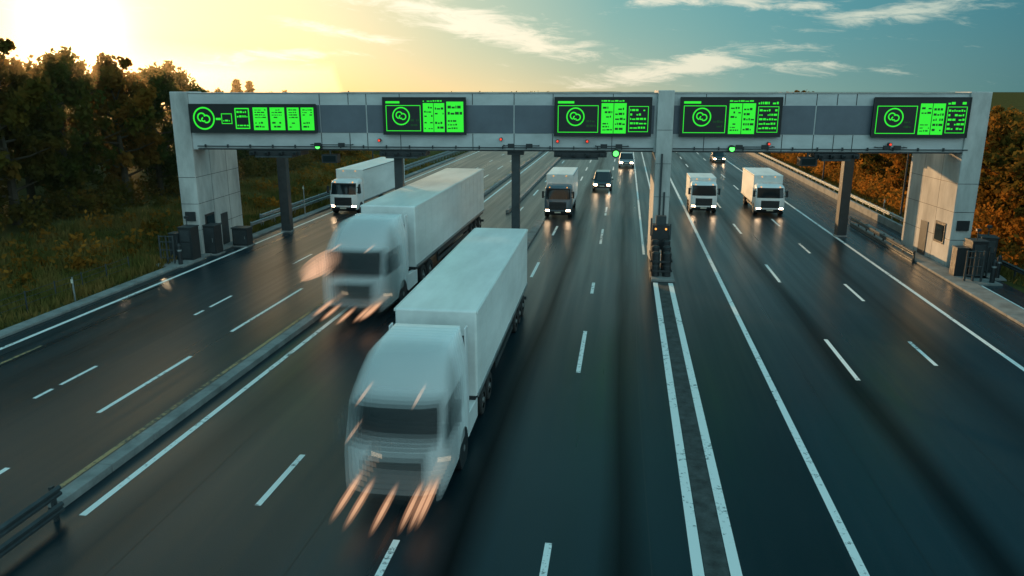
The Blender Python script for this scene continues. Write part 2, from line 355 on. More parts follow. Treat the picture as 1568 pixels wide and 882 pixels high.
def sign(x0,x1,z0,z1,layout):
    w=x1-x0;h=z1-z0; f=MB()
    f.box(x0,x1,-.3,-.04,z0,z1,M_signbk)
    f.box(x0-.05,x1+.05,-.33,-.29,z1,z1+.05,M_black); f.box(x0-.05,x1+.05,-.33,-.29,z0-.05,z0,M_black)
    f.box(x0-.05,x0,-.33,-.29,z0,z1,M_black); f.box(x1,x1+.05,-.33,-.29,z0,z1,M_black)
    f.obj('sign_cabinet',G)
    g=MB()
    def rect(u0,u1,v0,v1,m,y): g.box(x0+u0*w,x0+u1*w,y-.008,y,z0+v0*h,z0+v1*h,m)
    def frame(u0,u1,v0,v1,m,t=.045):
        tu=t/w;tv=t/h
        rect(u0,u1,v0,v0+tv,m,-.302);rect(u0,u1,v1-tv,v1,m,-.302);rect(u0,u0+tu,v0+tv+.001,v1-tv-.001,m,-.302);rect(u1-tu,u1,v0+tv+.001,v1-tv-.001,m,-.302)
    def text(u0,u1,v0,v1,m,y,rows):
        dv=(v1-v0)/rows
        for r in range(rows):
            u=u0; vb=v0+r*dv
            if random.random()<.12: continue
            while u<u1-.01:
                l=random.uniform(.02,.09)*5.8/w*.45; e=min(u1,u+l)
                if random.random()<.82:
                    rect(u,e,vb+dv*.25,vb+dv*random.choice((.55,.7,.7)),m,y)
                u=e+.045/w
    def ring(uc,r,m=M_green):
        cx=x0+uc*w; cz=z0+.5*h; n=28
        vs=[];fs=[];ra,rb=r,r*.86
        for i in range(n):
            t=2*math.pi*i/n
            vs+= [(cx+ra*math.cos(t),-.31,cz+ra*math.sin(t)),(cx+rb*math.cos(t),-.31,cz+rb*math.sin(t))]
        for i in range(n): fs.append((2*i,2*((i+1)%n),2*((i+1)%n)+1,2*i+1))
        g.add(vs,fs,m)
        for (cu,cw,rr,t0,t1) in ((-.2,.1,.42,20,260),(.22,-.05,.38,-120,130),(-.05,-.1,.22,100,330)):
            vs=[];fs=[];k=12
            for i in range(k+1):
                t=rad(t0+(t1-t0)*i/k)
                for q in (rr,rr-.13): vs.append((cx+r*(cu+q*math.cos(t)),-.311-.003*rr,cz+r*(cw+q*math.sin(t))))
            for i in range(k): fs.append((2*i,2*i+2,2*i+3,2*i+1))
            g.add(vs,fs,m)
    if layout==0:
        ring(.11,.70); rect(.205,.245,.44,.52,M_green,-.302); frame(.25,.335,.3,.68,M_green); text(.262,.325,.36,.62,M_green,-.302,2)
        frame(.36,.475,.12,.88,M_green,.07); text(.375,.465,.18,.82,M_green,-.302,4)
        for a,b in ((.505,.62),(.64,.755),(.775,.87),(.885,.985)):
            rect(a,b,.08,.9,M_green,-.302); text(a+.014,b-.012,.5,.86,M_signdk,-.311,4); text(a+.014,b-.03,.14,.42,M_signdk,-.311,2)
    else:
        frame(.03,.455,.08,.8,M_green,.04); rect(.03,.2,.85,.91,M_green,-.302) if layout!=4 else None
        ring(.215,.55)
        text(.33,.43,.2,.45,M_signdk,-.302,2)
        rect(.485,.745,.06,.86,M_green,-.302)
        text(.5,.6,.45,.8,M_signdk,-.311,3); text(.63,.735,.12,.78,M_signdk,-.311,5); text(.5,.6,.12,.36,M_signdk,-.311,3); rect(.61,.617,.06,.86,M_signdk,-.311)
        text(.485,.72,.88,.96,M_green,-.302,1)
        if layout==2:
            rect(.77,.975,.06,.9,M_green,-.302); text(.785,.96,.5,.84,M_signdk,-.311,2); text(.785,.9,.12,.42,M_signdk,-.311,3)
        else:
            frame(.77,.975,.1,.78,M_green,.035); text(.785,.96,.16,.74,M_green,-.302,5); text(.77,.975,.8,.94,M_green,-.302,1)
    g.obj('led_graphics',G)
sign(-29.2,-21.2,7.97,9.64,0); sign(-16.95,-11.9,7.9,10.05,2); sign(-6.47,-.75,7.85,10.07,3); sign(.99,6.85,7.85,10.07,3); sign(12.15,17.5,7.85,10.07,4)

# ------------------------------------------------------------------ equipment
def cushion(name,x,y,h=2.2,n=4,w=1.2,rz=0):
    e=empty(name,(x,y,0),rz); mb=MB()
    mb.box(-w/2-.1,w/2+.1,-1.4,1.5,.0,.1,M_black)
    for i in range(n):
        yy=-1.2+i*2.4/(n-1); hh=h*(.72+.28*i/(n-1))
        for xx in (-w/2+.18,w/2-.18):
            mb.cyl((xx,yy,.1),(xx,yy,hh),.24,n=14,m=M_black); mb.cyl((xx,yy,hh+.001),(xx,yy,hh+.08),.25,.14,n=14,m=M_black)
            mb.cyl((xx,yy,hh*.5),(xx,yy,hh*.54),.255,n=14,m=M_dsteel)
    for z in (.5,1.05,1.6):
        if z<h*.75:
            mb.box(-w/2-.12,-w/2-.07,-1.35,1.4,z-.07,z+.07,M_black); mb.box(w/2+.07,w/2+.12,-1.35,1.4,z-.07,z+.07,M_black)
            mb.box(-w/2,w/2,-1.5,-1.45,z-.06,z+.06,M_black)
    mb.box(-.5,.5,.95,1.7,h*.6,h*1.3,M_black); 
    for xx in (-.3,.3): mb.cyl((xx,.85,h*1.2),(xx,.949,h*1.2),.06,n=12,m=M_amber)
    mb.box(-.62,-.52,.9,1.1,h*1.0,h*1.5,M_dsteel); mb.box(.52,.6,.9,1.1,h*.9,h*1.35,M_dsteel)
    mb.box(-.3,.3,1.1,1.5,h*1.3,h*1.55,M_dsteel)
    mb.obj('cushion_body',e,bevel=.01); return e
cushion('crash_cushion',2.3,44.6,2.1,4,1.0)
def machine(name,x,y,flip=1,rz=0):
    e=empty(name,(x,y,0),rz); mb=MB()
    mb.box(-1.0,1.0,-1.3,1.4,0.0,.1,M_kerb)
    mb.box(-.1,.75,.3,1.2,.1,2.15,M_black); mb.box(-.14,.79,.26,1.24,2.152,2.22,M_dsteel); mb.box(.02,.62,.27,.298,1.3,2.0,M_dsteel); mb.box(.02,.62,.27,.298,.25,1.2,M_dsteel)
    mb.box(-.85,-.2,.4,1.0,.1,1.75,M_black); mb.box(-.88,-.17,.36,1.04,1.752,1.8,M_dsteel)
    for xx in (-.8,-.35,.1): mb.cyl((xx,-.7,.1),(xx,-.7,1.85),.06,n=10,m=M_dsteel)
    for z in (.45,.95,1.45,1.8): mb.cyl((-.8,-.7,z),(.1,-.7,z),.035,n=8,m=M_dsteel)
    for xx in (-.6,-.15,.35): mb.cyl((xx,-.7,.45),(xx,-.7,1.8),.02,n=6,m=M_dsteel)
    mb.cyl((.6,-.9,.1),(.6,-.9,1.3),.13,n=14,m=M_black); mb.cyl((.6,-.9,1.3),(.6,-.9,1.42),.13,.05,n=14,m=M_black); mb.cyl((.6,-.9,.95),(.6,-.9,1.05),.137,n=14,m=M_steel)
    mb.cyl((.3,.7,2.2),(.3,.7,2.7),.03,n=8,m=M_dsteel); mb.box(.18,.42,.6,.8,2.7,2.85,M_black)
    mb.obj('machine_body',e,bevel=.012); return e
machine('toll_machine',-27.4,43.3); machine('toll_machine',19.9,45.6,rz=rad(4)); machine('toll_machine',20.9,47.0,rz=rad(-8))
def cabinet(name,x,y,w,d,h,rz=0):
    mb=MB(); mb.box(-w/2,w/2,-d/2,d/2,.08,h,M_black); mb.box(-w/2-.05,w/2+.05,-d/2-.05,d/2+.05,h+.002,h+.08,M_dsteel); mb.box(-w/2+.06,w/2-.06,-d/2-.02,-d/2-.003,.2,h-.1,M_dsteel); mb.box(w/2-.2,w/2-.16,-d/2-.05,-d/2-.022,h*.45,h*.6,M_steel); mb.box(-w/2-.1,w/2+.1,-d/2-.1,d/2+.1,-.02,.078,M_kerb)
    o=mb.obj(name,bevel=.02,loc=(x,y,0)); o.rotation_euler=(0,0,rz); return o
cabinet('utility_cabinet',-26.1,49.0,1.1,.8,1.25); cabinet('utility_cabinet',-26.75,46.2,.9,.9,1.9)
def dpost(x,y,h):
    mb=MB(); z=gz(x,y); mb.cyl((x,y,z-.1),(x,y,z+h),.045,n=8,m=M_steel); mb.box(x-.06,x+.06,y-.055,y-.046,z+h-.3,z+h-.1,M_plate); mb.obj('marker_post')
for a in [(-27.8,34.3,1.25),(-26.9,61.6,2.7),(-29.0,50,1.1),(22.5,70,1.4),(22.4,52,1.2),(-28.6,75,1.6)]: dpost(*a)
for x,y in ((22.6,66),(22.6,92),(-29.5,88)):
    mb=MB(); mb.cyl((x,y,-.3),(x,y,6.4),.09,.06,n=10,m=M_dsteel); mb.cyl((x,y,6.3),(x-math.copysign(1.4,x),y,6.6),.04,n=8,m=M_dsteel); xx=x-math.copysign(1.6,x); mb.box(xx-.35,xx+.35,y-.12,y+.12,6.55,6.68,M_dsteel); mb.obj('camera_pole')

# ------------------------------------------------------------------ trucks
FR=[-1,-.9,-.62,-.3,0,.3,.62,.9,1]
def cab_rows(fairing):
    r=[(.35,.15,1.15),(.5,.02,1.22),(.72,0,1.24),(.86,0,1.25),(1.6,.02,1.25),(1.85,.1,1.25),(2.72,.42,1.21),(2.86,.42,1.2)]
    if fairing: r+=[(3.1,.68,1.17),(3.45,1.1,1.1),(3.75,1.6,1.03),(3.84,2.05,.97)]
    else: r+=[(3.0,.62,1.16),(3.1,.95,1.08),(3.14,1.4,1.0)]
    return r
def cab_shell(mb,sx,sy,sz,fairing,mt,k=0,L=2.3,mirrors=False):
    rows=cab_rows(fairing); rings=[]
    for z,yf,hw in rows:
        ring=[]; e=.0025*k; hw=(hw+e)*sx
        ys=[L, max(1.55,yf+.45) , max(.78,yf+.34)]
        ys[0]=max(L,ys[1]+.03)
        for y in ys: ring.append((-hw,y*sy,z*sz+e))
        for f in FR: ring.append((hw*f*(1 if abs(f)<1 else .985),(yf+.3*abs(f)**4)*sy,z*sz+e))
        for y in reversed(ys): ring.append((hw,y*sy,z*sz+e))
        rings.append(ring)
    n=len(rings[0])
    for i in range(len(rings)-1):
        for s in range(n-1):
            m=mt['w']
            if i==5 and (4<=s<=9 or s in (1,12)): m=mt['g']
            elif i==3 and 5<=s<=8: m=mt['b']
            elif i in (1,2) and s in (4,9): m=mt['l'] if i==2 else mt['b']
            elif i==1 and 5<=s<=8: m=mt['b']
            elif i==0 : m=mt['b']
            elif i==6 and 4<=s<=9: m=mt['b']
            mb.add([rings[i][s],rings[i][s+1],rings[i+1][s+1],rings[i+1][s]],[(0,1,2,3)],m)
    mb.add(rings[-1],[tuple(range(n))],mt['w'])
    if mirrors:
        for s in (-1,1): mb.add([(s*1.29,.26,1.95),(s*1.47,.3,1.95),(s*1.47,.3,2.6),(s*1.29,.26,2.6)],[(0,1,2,3)],mt['b'])
def weld(o):
    bm=bmesh.new(); bm.from_mesh(o.data); bmesh.ops.remove_doubles(bm,verts=bm.verts,dist=.0005)
    bmesh.ops.recalc_face_normals(bm,faces=bm.faces)
    for f in bm.faces: f.smooth=True
    for e in bm.edges:
        if len(e.link_faces)==2 and (e.calc_face_angle(0)>rad(38) or e.link_faces[0].material_index!=e.link_faces[1].material_index): e.smooth=False
    bm.to_mesh(o.data); bm.free()
def cab_details(mb,sx,sy,sz,fairing,paint,L=2.3,blur=False):
    f=lambda x,y,z:(x*sx,y*sy,z*sz)
    def B(x0,x1,y0,y1,z0,z1,m): mb.box(x0*sx,x1*sx,y0*sy,y1*sy,z0*sz,z1*sz,m)
    B(-1.1,1.1,.5,L-.05,.45,.8,M_black)
    B(-1.14,1.14,L-.06,L-.02,.5,2.85,paint)
    if not blur:
        for z in (.95,1.08,1.21,1.34,1.47): B(-.72,.72,-.03,.03,z-.025,z+.025,M_dsteel)
        B(-.28,.28,-.045,0.0,.56,.68,M_plate)
    for s in (-1,1):
        if not blur:
            B(min(s*1.3,s*1.48),max(s*1.3,s*1.48),.28,.4,1.95,2.6,M_black); B(min(s*1.31,s*1.47),max(s*1.31,s*1.47),.401,.41,2.0,2.55,M_glass)
            mb.cyl(f(s*1.18,.42,2.5),f(s*1.35,.34,2.5),.025,n=8,m=M_black)
            mb.cyl(f(s*1.2,.42,2.05),f(s*1.35,.34,2.05),.025,n=8,m=M_black)
            mb.cyl(f(s*.8,.62,2.95),f(s*.8,.5,2.95),.045,n=8,m=M_amber)
        B(min(s*1.235,s*1.262),max(s*1.235,s*1.262),.75,1.5,.5,.62,M_black)
    for s in (-1,1): mb.cyl((s*1.0*sx,1.4*sy,.52),(s*1.256*sx,1.4*sy,.52),.62 if fairing else .5,n=20,m=M_black)

ghost_sets={}
def ghost_mats(k,n):
    a=1/(n-k+2)
    key=(k,n)
    if key not in ghost_sets:
        ghost_sets[key]={'w':mat('blur_paint',(.92,.97,.97),.4,alpha=a),'g':mat('blur_glass',(.02,.035,.04),.25,alpha=a),'b':mat('blur_trim',(.12,.15,.155),.5,alpha=a),'l':mat('blur_lamp',(.9,.8,.7),.4,alpha=a,emis=.45,ecol=(1,.66,.42))}
    return ghost_sets[key]
# lamp smear: brightest mid-way, fading at both ends of its own length
def trailmat(name,y0,y1,amax,emis,col):
    m,nt,out=newmat(name); tc=N(nt,'ShaderNodeTexCoord'); sp=N(nt,'ShaderNodeSeparateXYZ'); nt.links.new(tc.outputs['Object'],sp.inputs[0])
    r=N(nt,'ShaderNodeMapRange'); nt.links.new(sp.outputs[1],r.inputs[0]); r.inputs[1].default_value=y0; r.inputs[2].default_value=y1
    cr=N(nt,'ShaderNodeValToRGB'); c=cr.color_ramp; c.interpolation='EASE'; c.elements[0].position=0; c.elements[0].color=(0,0,0,1); c.elements[1].position=1; c.elements[1].color=(0,0,0,1)
    e1=c.elements.new(.45); e1.color=(1,1,1,1); e2=c.elements.new(.65); e2.color=(1,1,1,1)
    nt.links.new(r.outputs[0],cr.inputs[0]); mu=N(nt,'ShaderNodeMath',operation='MULTIPLY'); mu.inputs[1].default_value=amax; nt.links.new(cr.outputs[0],mu.inputs[0])
    e=N(nt,'ShaderNodeEmission'); e.inputs[0].default_value=(*col,1); e.inputs[1].default_value=emis
    tr=N(nt,'ShaderNodeBsdfTransparent'); mx=N(nt,'ShaderNodeMixShader'); nt.links.new(mu.outputs[0],mx.inputs[0]); nt.links.new(tr.outputs[0],mx.inputs[1]); nt.links.new(e.outputs[0],mx.inputs[2]); nt.links.new(mx.outputs[0],out.inputs[0]); return m
M_trail=trailmat('light_trail',-3.2,-.7,.42,1.0,(1,.56,.32))
M_trails=trailmat('light_trail_halo',-3.4,-.5,.13,1.0,(1,.50,.28))
M_trailt=trailmat('light_trail_top',-1.5,.4,.3,1.0,(1,.62,.40))
M_trail2=trailmat('light_trail_soft',-3.0,1.4,.26,.95,(1,.58,.36))
def spindle(mb,p0,p1,r,m,pw=.4):
    p0=Vector(p0);p1=Vector(p1);d=(p1-p0);a=d.orthogonal().normalized();b=d.normalized().cross(a);rings=[]
    for t in np.linspace(0,1,11):
        rr=r*max(.03,math.sin(math.pi*t)**pw); c=p0+d*t
        rings.append([c+a*rr*math.cos(u)+b*rr*math.sin(u) for u in np.linspace(0,2*math.pi,10,endpoint=False)])
    mb.loft(rings,m,cap=False)
def semi(x,y,tlen,th=4.0,ng=7,step=.26,rz=0,glow=False,scale=1.0):
    e=empty('semi_truck',(x,y,0),rz); e.scale=(scale,)*3
    mt={'w':M_white,'g':M_glass,'b':M_black,'l':M_lamp2}
    mb=MB(); cab_shell(mb,1,1,1,True,mt); o=mb.obj('cab',e,recalc=False); weld(o)
    mb=MB(); cab_details(mb,1,1,1,True,M_white,blur=True); mb.obj('cab_details',e,bevel=.01)
    for k in range(1,ng+1):
        g=MB(); cab_shell(g,1,1,1,True,ghost_mats(ng+1-k,ng),k,mirrors=True); o=g.obj('cab_motion_blur',e,recalc=False); weld(o); o.location=(0,-step*k,0)
    mb=MB()
    for s in (-1,1):
        mb.prism([(2.34,.4),(3.9,.4),(3.9,1.05),(2.34,1.15)],min(s*1.0,s*1.22),max(s*1.0,s*1.22),M_white)
        mb.prism([(2.32,1.3),(2.75,1.3),(2.75,3.8),(2.4,3.8)],min(s*1.1,s*1.15),max(s*1.1,s*1.15),M_white)
    mb.box(-.45,.45,1.0,6.6,.75,1.0,M_black); mb.box(-1.0,1.0,4.3,6.7,.95,1.1,M_black)
    mb.obj('chassis',e,bevel=.03)
    t0=3.55; t1=t0+tlen; mb=MB()
    mb.box(-1.28,1.28,t0,t1,1.2,th,M_trailer)
    mb.obj('trailer_box',e,bevel=.06)
    mb=MB()
    for s in (-1,1):
        xs=s*1.283
        yy=t0+.6
        while yy<t1-.3: mb.box(min(xs,xs+s*.006),max(xs,xs+s*.006),yy-.02,yy+.02,1.3,th-.12,M_trailer); yy+=1.2
        mb.box(min(xs,xs+s*.03),max(xs,xs+s*.03),t0+.03,t1-.03,1.2,1.32,M_steel); mb.box(min(xs,xs+s*.03),max(xs,xs+s*.03),t0+.03,t1-.03,th-.1,th-.02,M_trailer)
        mb.box(min(s*1.15,s*1.2),max(s*1.15,s*1.2),t0+4.5,t1-5,.5,.7,M_dsteel); mb.box(min(s*1.15,s*1.2),max(s*1.15,s*1.2),t0+4.5,t1-5,.85,1.05,M_dsteel)
        for yy in (t0+4.6,t1-5.2): mb.box(min(s*1.1,s*1.15),max(s*1.1,s*1.15),yy,yy+.08,.5,1.2,M_dsteel)
        mb.box(min(s*.7,s*.85),max(s*.7,s*.85),t0+3,t0+3.15,.15,1.2,M_dsteel)
    mb.box(-1.2,1.2,t0+.05,t1-.05,1.02,1.197,M_black); mb.box(-.5,.5,t0+3,t1,.8,1.02,M_black)
    mb.box(-1.2,1.2,t1+.002,t1+.04,1.25,th-.08,M_steel); mb.box(-1.25,1.25,t1-.1,t1+.03,.45,.6,M_dsteel)
    mb.box(-.9,.9,t0-.35,t0-.003,1.9,3.2,M_black)
    mb.obj('trailer_frame',e)
    mb=MB()
    for yy in (1.4,): 
        for s in (-1,1): mb.wheel(s*1.08,yy,.51,.34)
    for yy in (5.0,6.3)+tuple(t1-1.3-i*1.32 for i in range(3)):
        for s in (-1,1): mb.wheel(s*.98,yy,.5,.5)
    mb.obj('wheels',e,smooth=40)
    mb=MB()
    for xx,z in ((-1.04,.78),(-.72,.62),(-.1,.5),(.60,.62),(.84,.68),(1.02,.78)): 
        spindle(mb,(xx,-.7,z),(xx-.04,-3.1,z-.1),.045,M_trail); spindle(mb,(xx,-.6,z),(xx-.04,-3.3,z-.1),.10,M_trails)
    for xx,z in ((-.95,2.95),(.5,2.95),(-1.28,1.9)): spindle(mb,(xx,.4,z),(xx,-1.5,z-.1),.04,M_trailt)
    if glow:
        for r in (.42,.28,.15): spindle(mb,(-1.35,1.4,2.35),(-1.55,-3.0,2.2),r,M_trail2)
        for r in (.2,.1): spindle(mb,(-1.6,1.4,2.0),(-1.75,-2.4,1.9),r,M_trail2)
    mb.obj('headlight_streaks',e)
    return e
semi(-5.5,18.3,14.4,4.0,rz=rad(1.0))
semi(-12.2,34.3,17.4,4.04,glow=True,scale=1.15)

def rigid(name,x,y,L,h,w=2.3,cabsc=.86,cabpaint=None,boxm=M_trailer,boxgap=.1,rz=0):
    cp=cabpaint or M_white; e=empty(name,(x,y,0),rz); sx=w/2.5; sy=cabsc*.85; sz=cabsc
    mt={'w':cp,'g':M_glass,'b':M_black,'l':M_lamp}
    mb=MB(); cab_shell(mb,sx,sy,sz,False,mt); o=mb.obj('cab',e,recalc=False); weld(o)
    mb=MB(); cab_details(mb,sx,sy,sz,False,cp); mb.obj('cab_details',e)
    y0=2.3*sy+boxgap; mb=MB(); mb.box(-w/2,w/2,y0,L,.95,h,boxm); mb.obj('cargo_box',e,bevel=.05)
    mb=MB(); mb.box(-.4,.4,.6,L,.6,.9,M_black); mb.box(-w/2+.05,w/2-.05,y0,L,.86,.948,M_black)
    for s in (-1,1):
        mb.box(min(s*(w/2+.002),s*(w/2+.03)),max(s*(w/2+.002),s*(w/2+.03)),y0,L,h-.1,h-.03,M_steel); mb.box(min(s*(w/2+.002),s*(w/2+.03)),max(s*(w/2+.002),s*(w/2+.03)),y0,L,.95,1.05,M_steel)
        mb.box(min(s*.9,s*1.0),max(s*.9,s*1.0),y0+.8,L-2,.45,.6,M_dsteel)
        mb.cyl((s*.55,y0-.02,h-.15),(s*.55,y0+.001,h-.15),.05,n=8,m=M_amber)
    mb.box(-w/2+.05,w/2-.05,L+.002,L+.03,1.0,h-.05,M_steel)
    mb.obj('chassis',e)
    mb=MB(); r=.44
    for s in (-1,1): mb.wheel(s*(w/2-.2),1.4*sy,r,.28); mb.wheel(s*(w/2-.28),L-1.4,r,.4)
    mb.obj('wheels',e,smooth=40); return e
rigid('box_truck',-5.4,63.6,8.2,3.55,2.3,.88,M_blue)
rigid('box_truck',-24.0,63.0,15,3.75,2.5,.95)
rigid('box_truck',12.5,67.5,8.5,3.35,2.45,.84)
rigid('delivery_van',7.0,68.0,5.6,3.0,2.3,.86)
def car(name,x,y,l,w,h,paint,suv=False):
    e=empty(name,(x,y,0)); g=.3 if not suv else .42; hz=1.0 if suv else .85; b=1.15 if suv else .95
    mb=MB()
    def ring(y,hw,z0,z1): return [(-hw,y,z0+.08),(-hw*.96,y,z0),(hw*.96,y,z0),(hw,y,z0+.08),(hw,y,z0+(z1-z0)*.6),(hw*.93,y,z1-.03),(hw*.6,y,z1),(-hw*.6,y,z1),(-hw*.93,y,z1-.03),(-hw,y,z0+(z1-z0)*.6)]
    hw=w/2
    mb.loft([ring(0,hw*.86,g,hz-.18),ring(.12,hw*.95,g-.03,hz-.05),ring(.5,hw,g-.03,hz),ring(1.25,hw,g-.03,b),ring(l-.5,hw,g-.03,b+.02),ring(l-.1,hw*.96,g,b-.02),ring(l,hw*.88,g+.05,b-.15)],paint)
    mb.obj('body',e,smooth=50)
    mb=MB()
    def pr(yf,yb,hw,z): return [(-hw,yf+.1,z),(-hw*.7,yf,z),(hw*.7,yf,z),(hw,yf+.1,z),(hw,yb,z),(-hw,yb,z)]
    yb=l-.15 if suv else l-.7
    mb.loft([pr(1.15,yb,hw*.92,b-.03),pr(1.85,yb-.35,hw*.76,h-.06)],M_glass)
    mb.loft([pr(1.82,yb-.32,hw*.77,h-.055),pr(1.95,yb-.45,hw*.7,h)],paint)
    for s in (-1,1):
        for yy,yt in ((1.2,1.9),(2.45,2.5),(yb-.1,yb-.4)): mb.cyl((s*hw*.925,yy+.1,b-.02),(s*hw*.765,yt+.1,h-.05),.035,n=6,m=paint)
        mb.box(min(s*hw*1.0,s*hw*1.16),max(s*hw*1.0,s*hw*1.16),1.4,1.5,b,b+.16,paint)
        mb.box(min(s*hw*.5,s*hw*.86),max(s*hw*.5,s*hw*.86),-.02,.1,hz-.32,hz-.17,M_lamp)
        mb.box(min(s*hw*.6,s*hw*.9),max(s*hw*.6,s*hw*.9),l-.08,l+.01,b-.35,b-.2,M_red)
    mb.box(-hw*.46,hw*.46,-.03,.08,hz-.36,hz-.16,M_black); mb.box(-hw*.75,hw*.75,-.03,.1,g+.02,g+.16,M_black); mb.box(-.25,.25,-.045,-.031,g+.17,g+.27,M_plate)
    mb.obj('glasshouse_and_trim',e)
    mb=MB(); r=.38 if suv else .33
    for s in (-1,1):
        for yy in (.85,l-.85): mb.wheel(s*(hw-.1),yy,r,.24)
    mb.obj('wheels',e,smooth=40); return e
car('suv',-2.25,81.7,4.8,2.0,1.95,M_card,True); car('pickup_suv',.3,108,5,2.1,1.95,M_carw,True); car('sedan_car',14.0,118,4.6,1.85,1.45,M_card)

# ------------------------------------------------------------------ vegetation
def quads_mesh(name,V,extra=None,mats=()):
    me=bpy.data.meshes.new(name)
    V=V.reshape(-1,4,3); n=len(V); F=np.arange(n*4).reshape(-1,4)
    vs=V.reshape(-1,3).tolist(); fs=F.tolist(); mi=[1]*n
    if extra:
        o=len(vs); vs+=[tuple(v) for v in extra.v]; fs+=[tuple(i+o for i in f) for f in extra.f]; mi+=[0]*len(extra.f)
    me.from_pydata(vs,[],fs)
    for m in mats: me.materials.append(m)
    me.polygons.foreach_set('material_index',mi); me.update(); return me
def leaves(C,R,n,size,flat=1.0):
    C=np.asarray(C);R=np.asarray(R); k=len(C)
    idx=np.repeat(np.arange(k),n); m=len(idx)
    d=rng.normal(size=(m,3)); d/=np.linalg.norm(d,axis=1)[:,None]
    r=rng.random(m)**.5*(1+.35*(rng.random(m)<.15)); P=C[idx]+d*(R[idx]*r)[:,None]*np.array([1,1,flat])
    a=rng.normal(size=(m,3)); a/=np.linalg.norm(a,axis=1)[:,None]; b=np.cross(a,rng.normal(size=(m,3))); b/=np.linalg.norm(b,axis=1)[:,None]
    s=(size*rng.uniform(.6,1.35,m))[:,None]
    return np.stack([P-a*s*.6,P-b*s*.36,P+a*s*.6,P+b*s*.36],1)
def broadleaf(name,h,cr,mleaf,seed,nl=90,size=.38):
    R=random.Random(seed); mb=MB(); C=[];Rr=[]
    pts=[Vector((0,0,-.3))]; 
    for i in range(1,7): pts.append(Vector((R.uniform(-.25,.25)*i*.4,R.uniform(-.25,.25)*i*.4,h*.8*i/6)))
    tr=.028*h
    for i in range(6): mb.cyl(pts[i],pts[i+1],tr*(1-i/6.6),tr*(1-(i+1)/6.6),8,M_bark)
    nb=20
    for i in range(nb):
        t=.18+.8*i/nb; k=min(5,int(t*6)); p=pts[k].lerp(pts[k+1],t*6-k)
        a=i*2.4+R.uniform(-.5,.5); prof=math.sin(math.pi*min(1,max(.05,(t-.08)/.98)))**.6
        L=cr*prof*R.uniform(.55,1.2); up=R.uniform(.1,.7)*L*(.5+t)
        q=p+Vector((math.cos(a)*L,math.sin(a)*L,up)); mid=p.lerp(q,.5)+Vector((0,0,-.05*L))
        r0=tr*.4*(1-t*.6); mb.cyl(p,mid,r0,r0*.6,5,M_bark); mb.cyl(mid,q,r0*.6,r0*.2,5,M_bark)
        for f,rr in ((1,.19),(.68,.18),(.4,.15)):
            c=p.lerp(q,f); 
            if R.random()<.85: C.append(c+Vector((R.uniform(-.6,.6),R.uniform(-.6,.6),R.uniform(-.2,.7)))); Rr.append(cr*rr*R.uniform(.7,1.3))
            if R.random()<.7:
                c2=c+Vector((R.uniform(-1,1),R.uniform(-1,1),R.uniform(-.3,.9)))*cr*.3; mb.cyl(c,c2,r0*.2,r0*.08,4,M_bark); C.append(c2); Rr.append(cr*.12*R.uniform(.6,1.3))
    top=pts[-1]
    for i in range(8): C.append(top+Vector((R.uniform(-.25,.25)*cr,R.uniform(-.25,.25)*cr,R.uniform(-.3,h*.19)))); Rr.append(cr*.13*R.uniform(.6,1.2))
    V=leaves([tuple(c) for c in C],Rr,nl,size)
    return quads_mesh(name,V,mb,(M_bark,mleaf))
def conifer(name,h,seed):
    R=random.Random(seed); mb=MB(); mb.cyl((0,0,-.3),(0,0,h*.98),.02*h,.02,8,M_bark); C=[];Rr=[]
    z=.12*h
    while z<h*.98:
        L=(1-z/h)**.8*.23*h*R.uniform(.8,1.1)
        for k in range(6):
            a=R.uniform(0,6.28)
            q=Vector((math.cos(a)*L,math.sin(a)*L,z-.12*L)); mb.cyl((0,0,z),q,.04,.015,4,M_bark)
            for f in (.3,.55,.8,1): C.append((q.x*f,q.y*f,z-.12*L*f)); Rr.append(.28+.16*L*(1.25-f))
        z+=.032*h
    V=leaves(C,Rr,17,.3,.7); return quads_mesh(name,V,mb,(M_bark,M_needle))
P_b=[broadleaf('t1',12,4.6,M_lgreen,1),broadleaf('t2',12,4.0,M_lolive,2),broadleaf('t3',12,5.0,M_lgreen,3)]
P_a=[broadleaf('t4',10,4.4,M_lautumn,4),broadleaf('t5',10,4.0,M_lautumn,5),broadleaf('t6',10,4.6,M_lolive,6)]
P_c=[conifer('c1',13,7),conifer('c2',13,8)]
def place(name,me,x,y,s):
    o=bpy.data.objects.new(name,me); COL.objects.link(o); o.location=(x,y,gz(x,y)); o.rotation_euler=(0,0,random.uniform(0,6.28)); o.scale=(s*random.uniform(.9,1.12),s*random.uniform(.9,1.12),s)
def htl(y): return np.interp(y,[20,50,60,72,84,95,110,125,300],[13.0,12.6,12.0,11.2,10.4,9.2,7.4,7.0,6.6])
for row,(xb,st) in enumerate(((-42,5.4),(-49,6.2),(-58,8))):
    y=34+row*2
    while y<230:
        x=xb+random.uniform(-2,2); hh=htl(y)*random.uniform(.80,1.08)
        if random.random()<.26: place('conifer_tree',random.choice(P_c),x,y,hh*1.04/13)
        else: place('broadleaf_tree',random.choice(P_b),x,y,hh/12.6)
        y+=st*random.uniform(.75,1.3)*(1 if y<110 else 1.6)
for row,(xb,st) in enumerate(((28.5,5),(34.5,6),(43,8))):
    y=34+row*2
    while y<240:
        x=xb+random.uniform(-1.5,1.5); hh=random.uniform(7.4,9.6)*(1+.02*row)
        place('autumn_tree',random.choice(P_a),x,y,hh/10.6); y+=st*random.uniform(.8,1.3)*(1 if y<110 else 1.6)
C=[];Rr=[]
for i in range(1000):
    s=random.choice((-1,1)); y=random.uniform(225,900); x=(-38-random.random()**1.5*70) if s<0 else (27+random.random()**1.5*80)
    C.append((x,y,gz(x,y)+random.uniform(.5,5.0))); Rr.append(random.uniform(1.8,3.0))
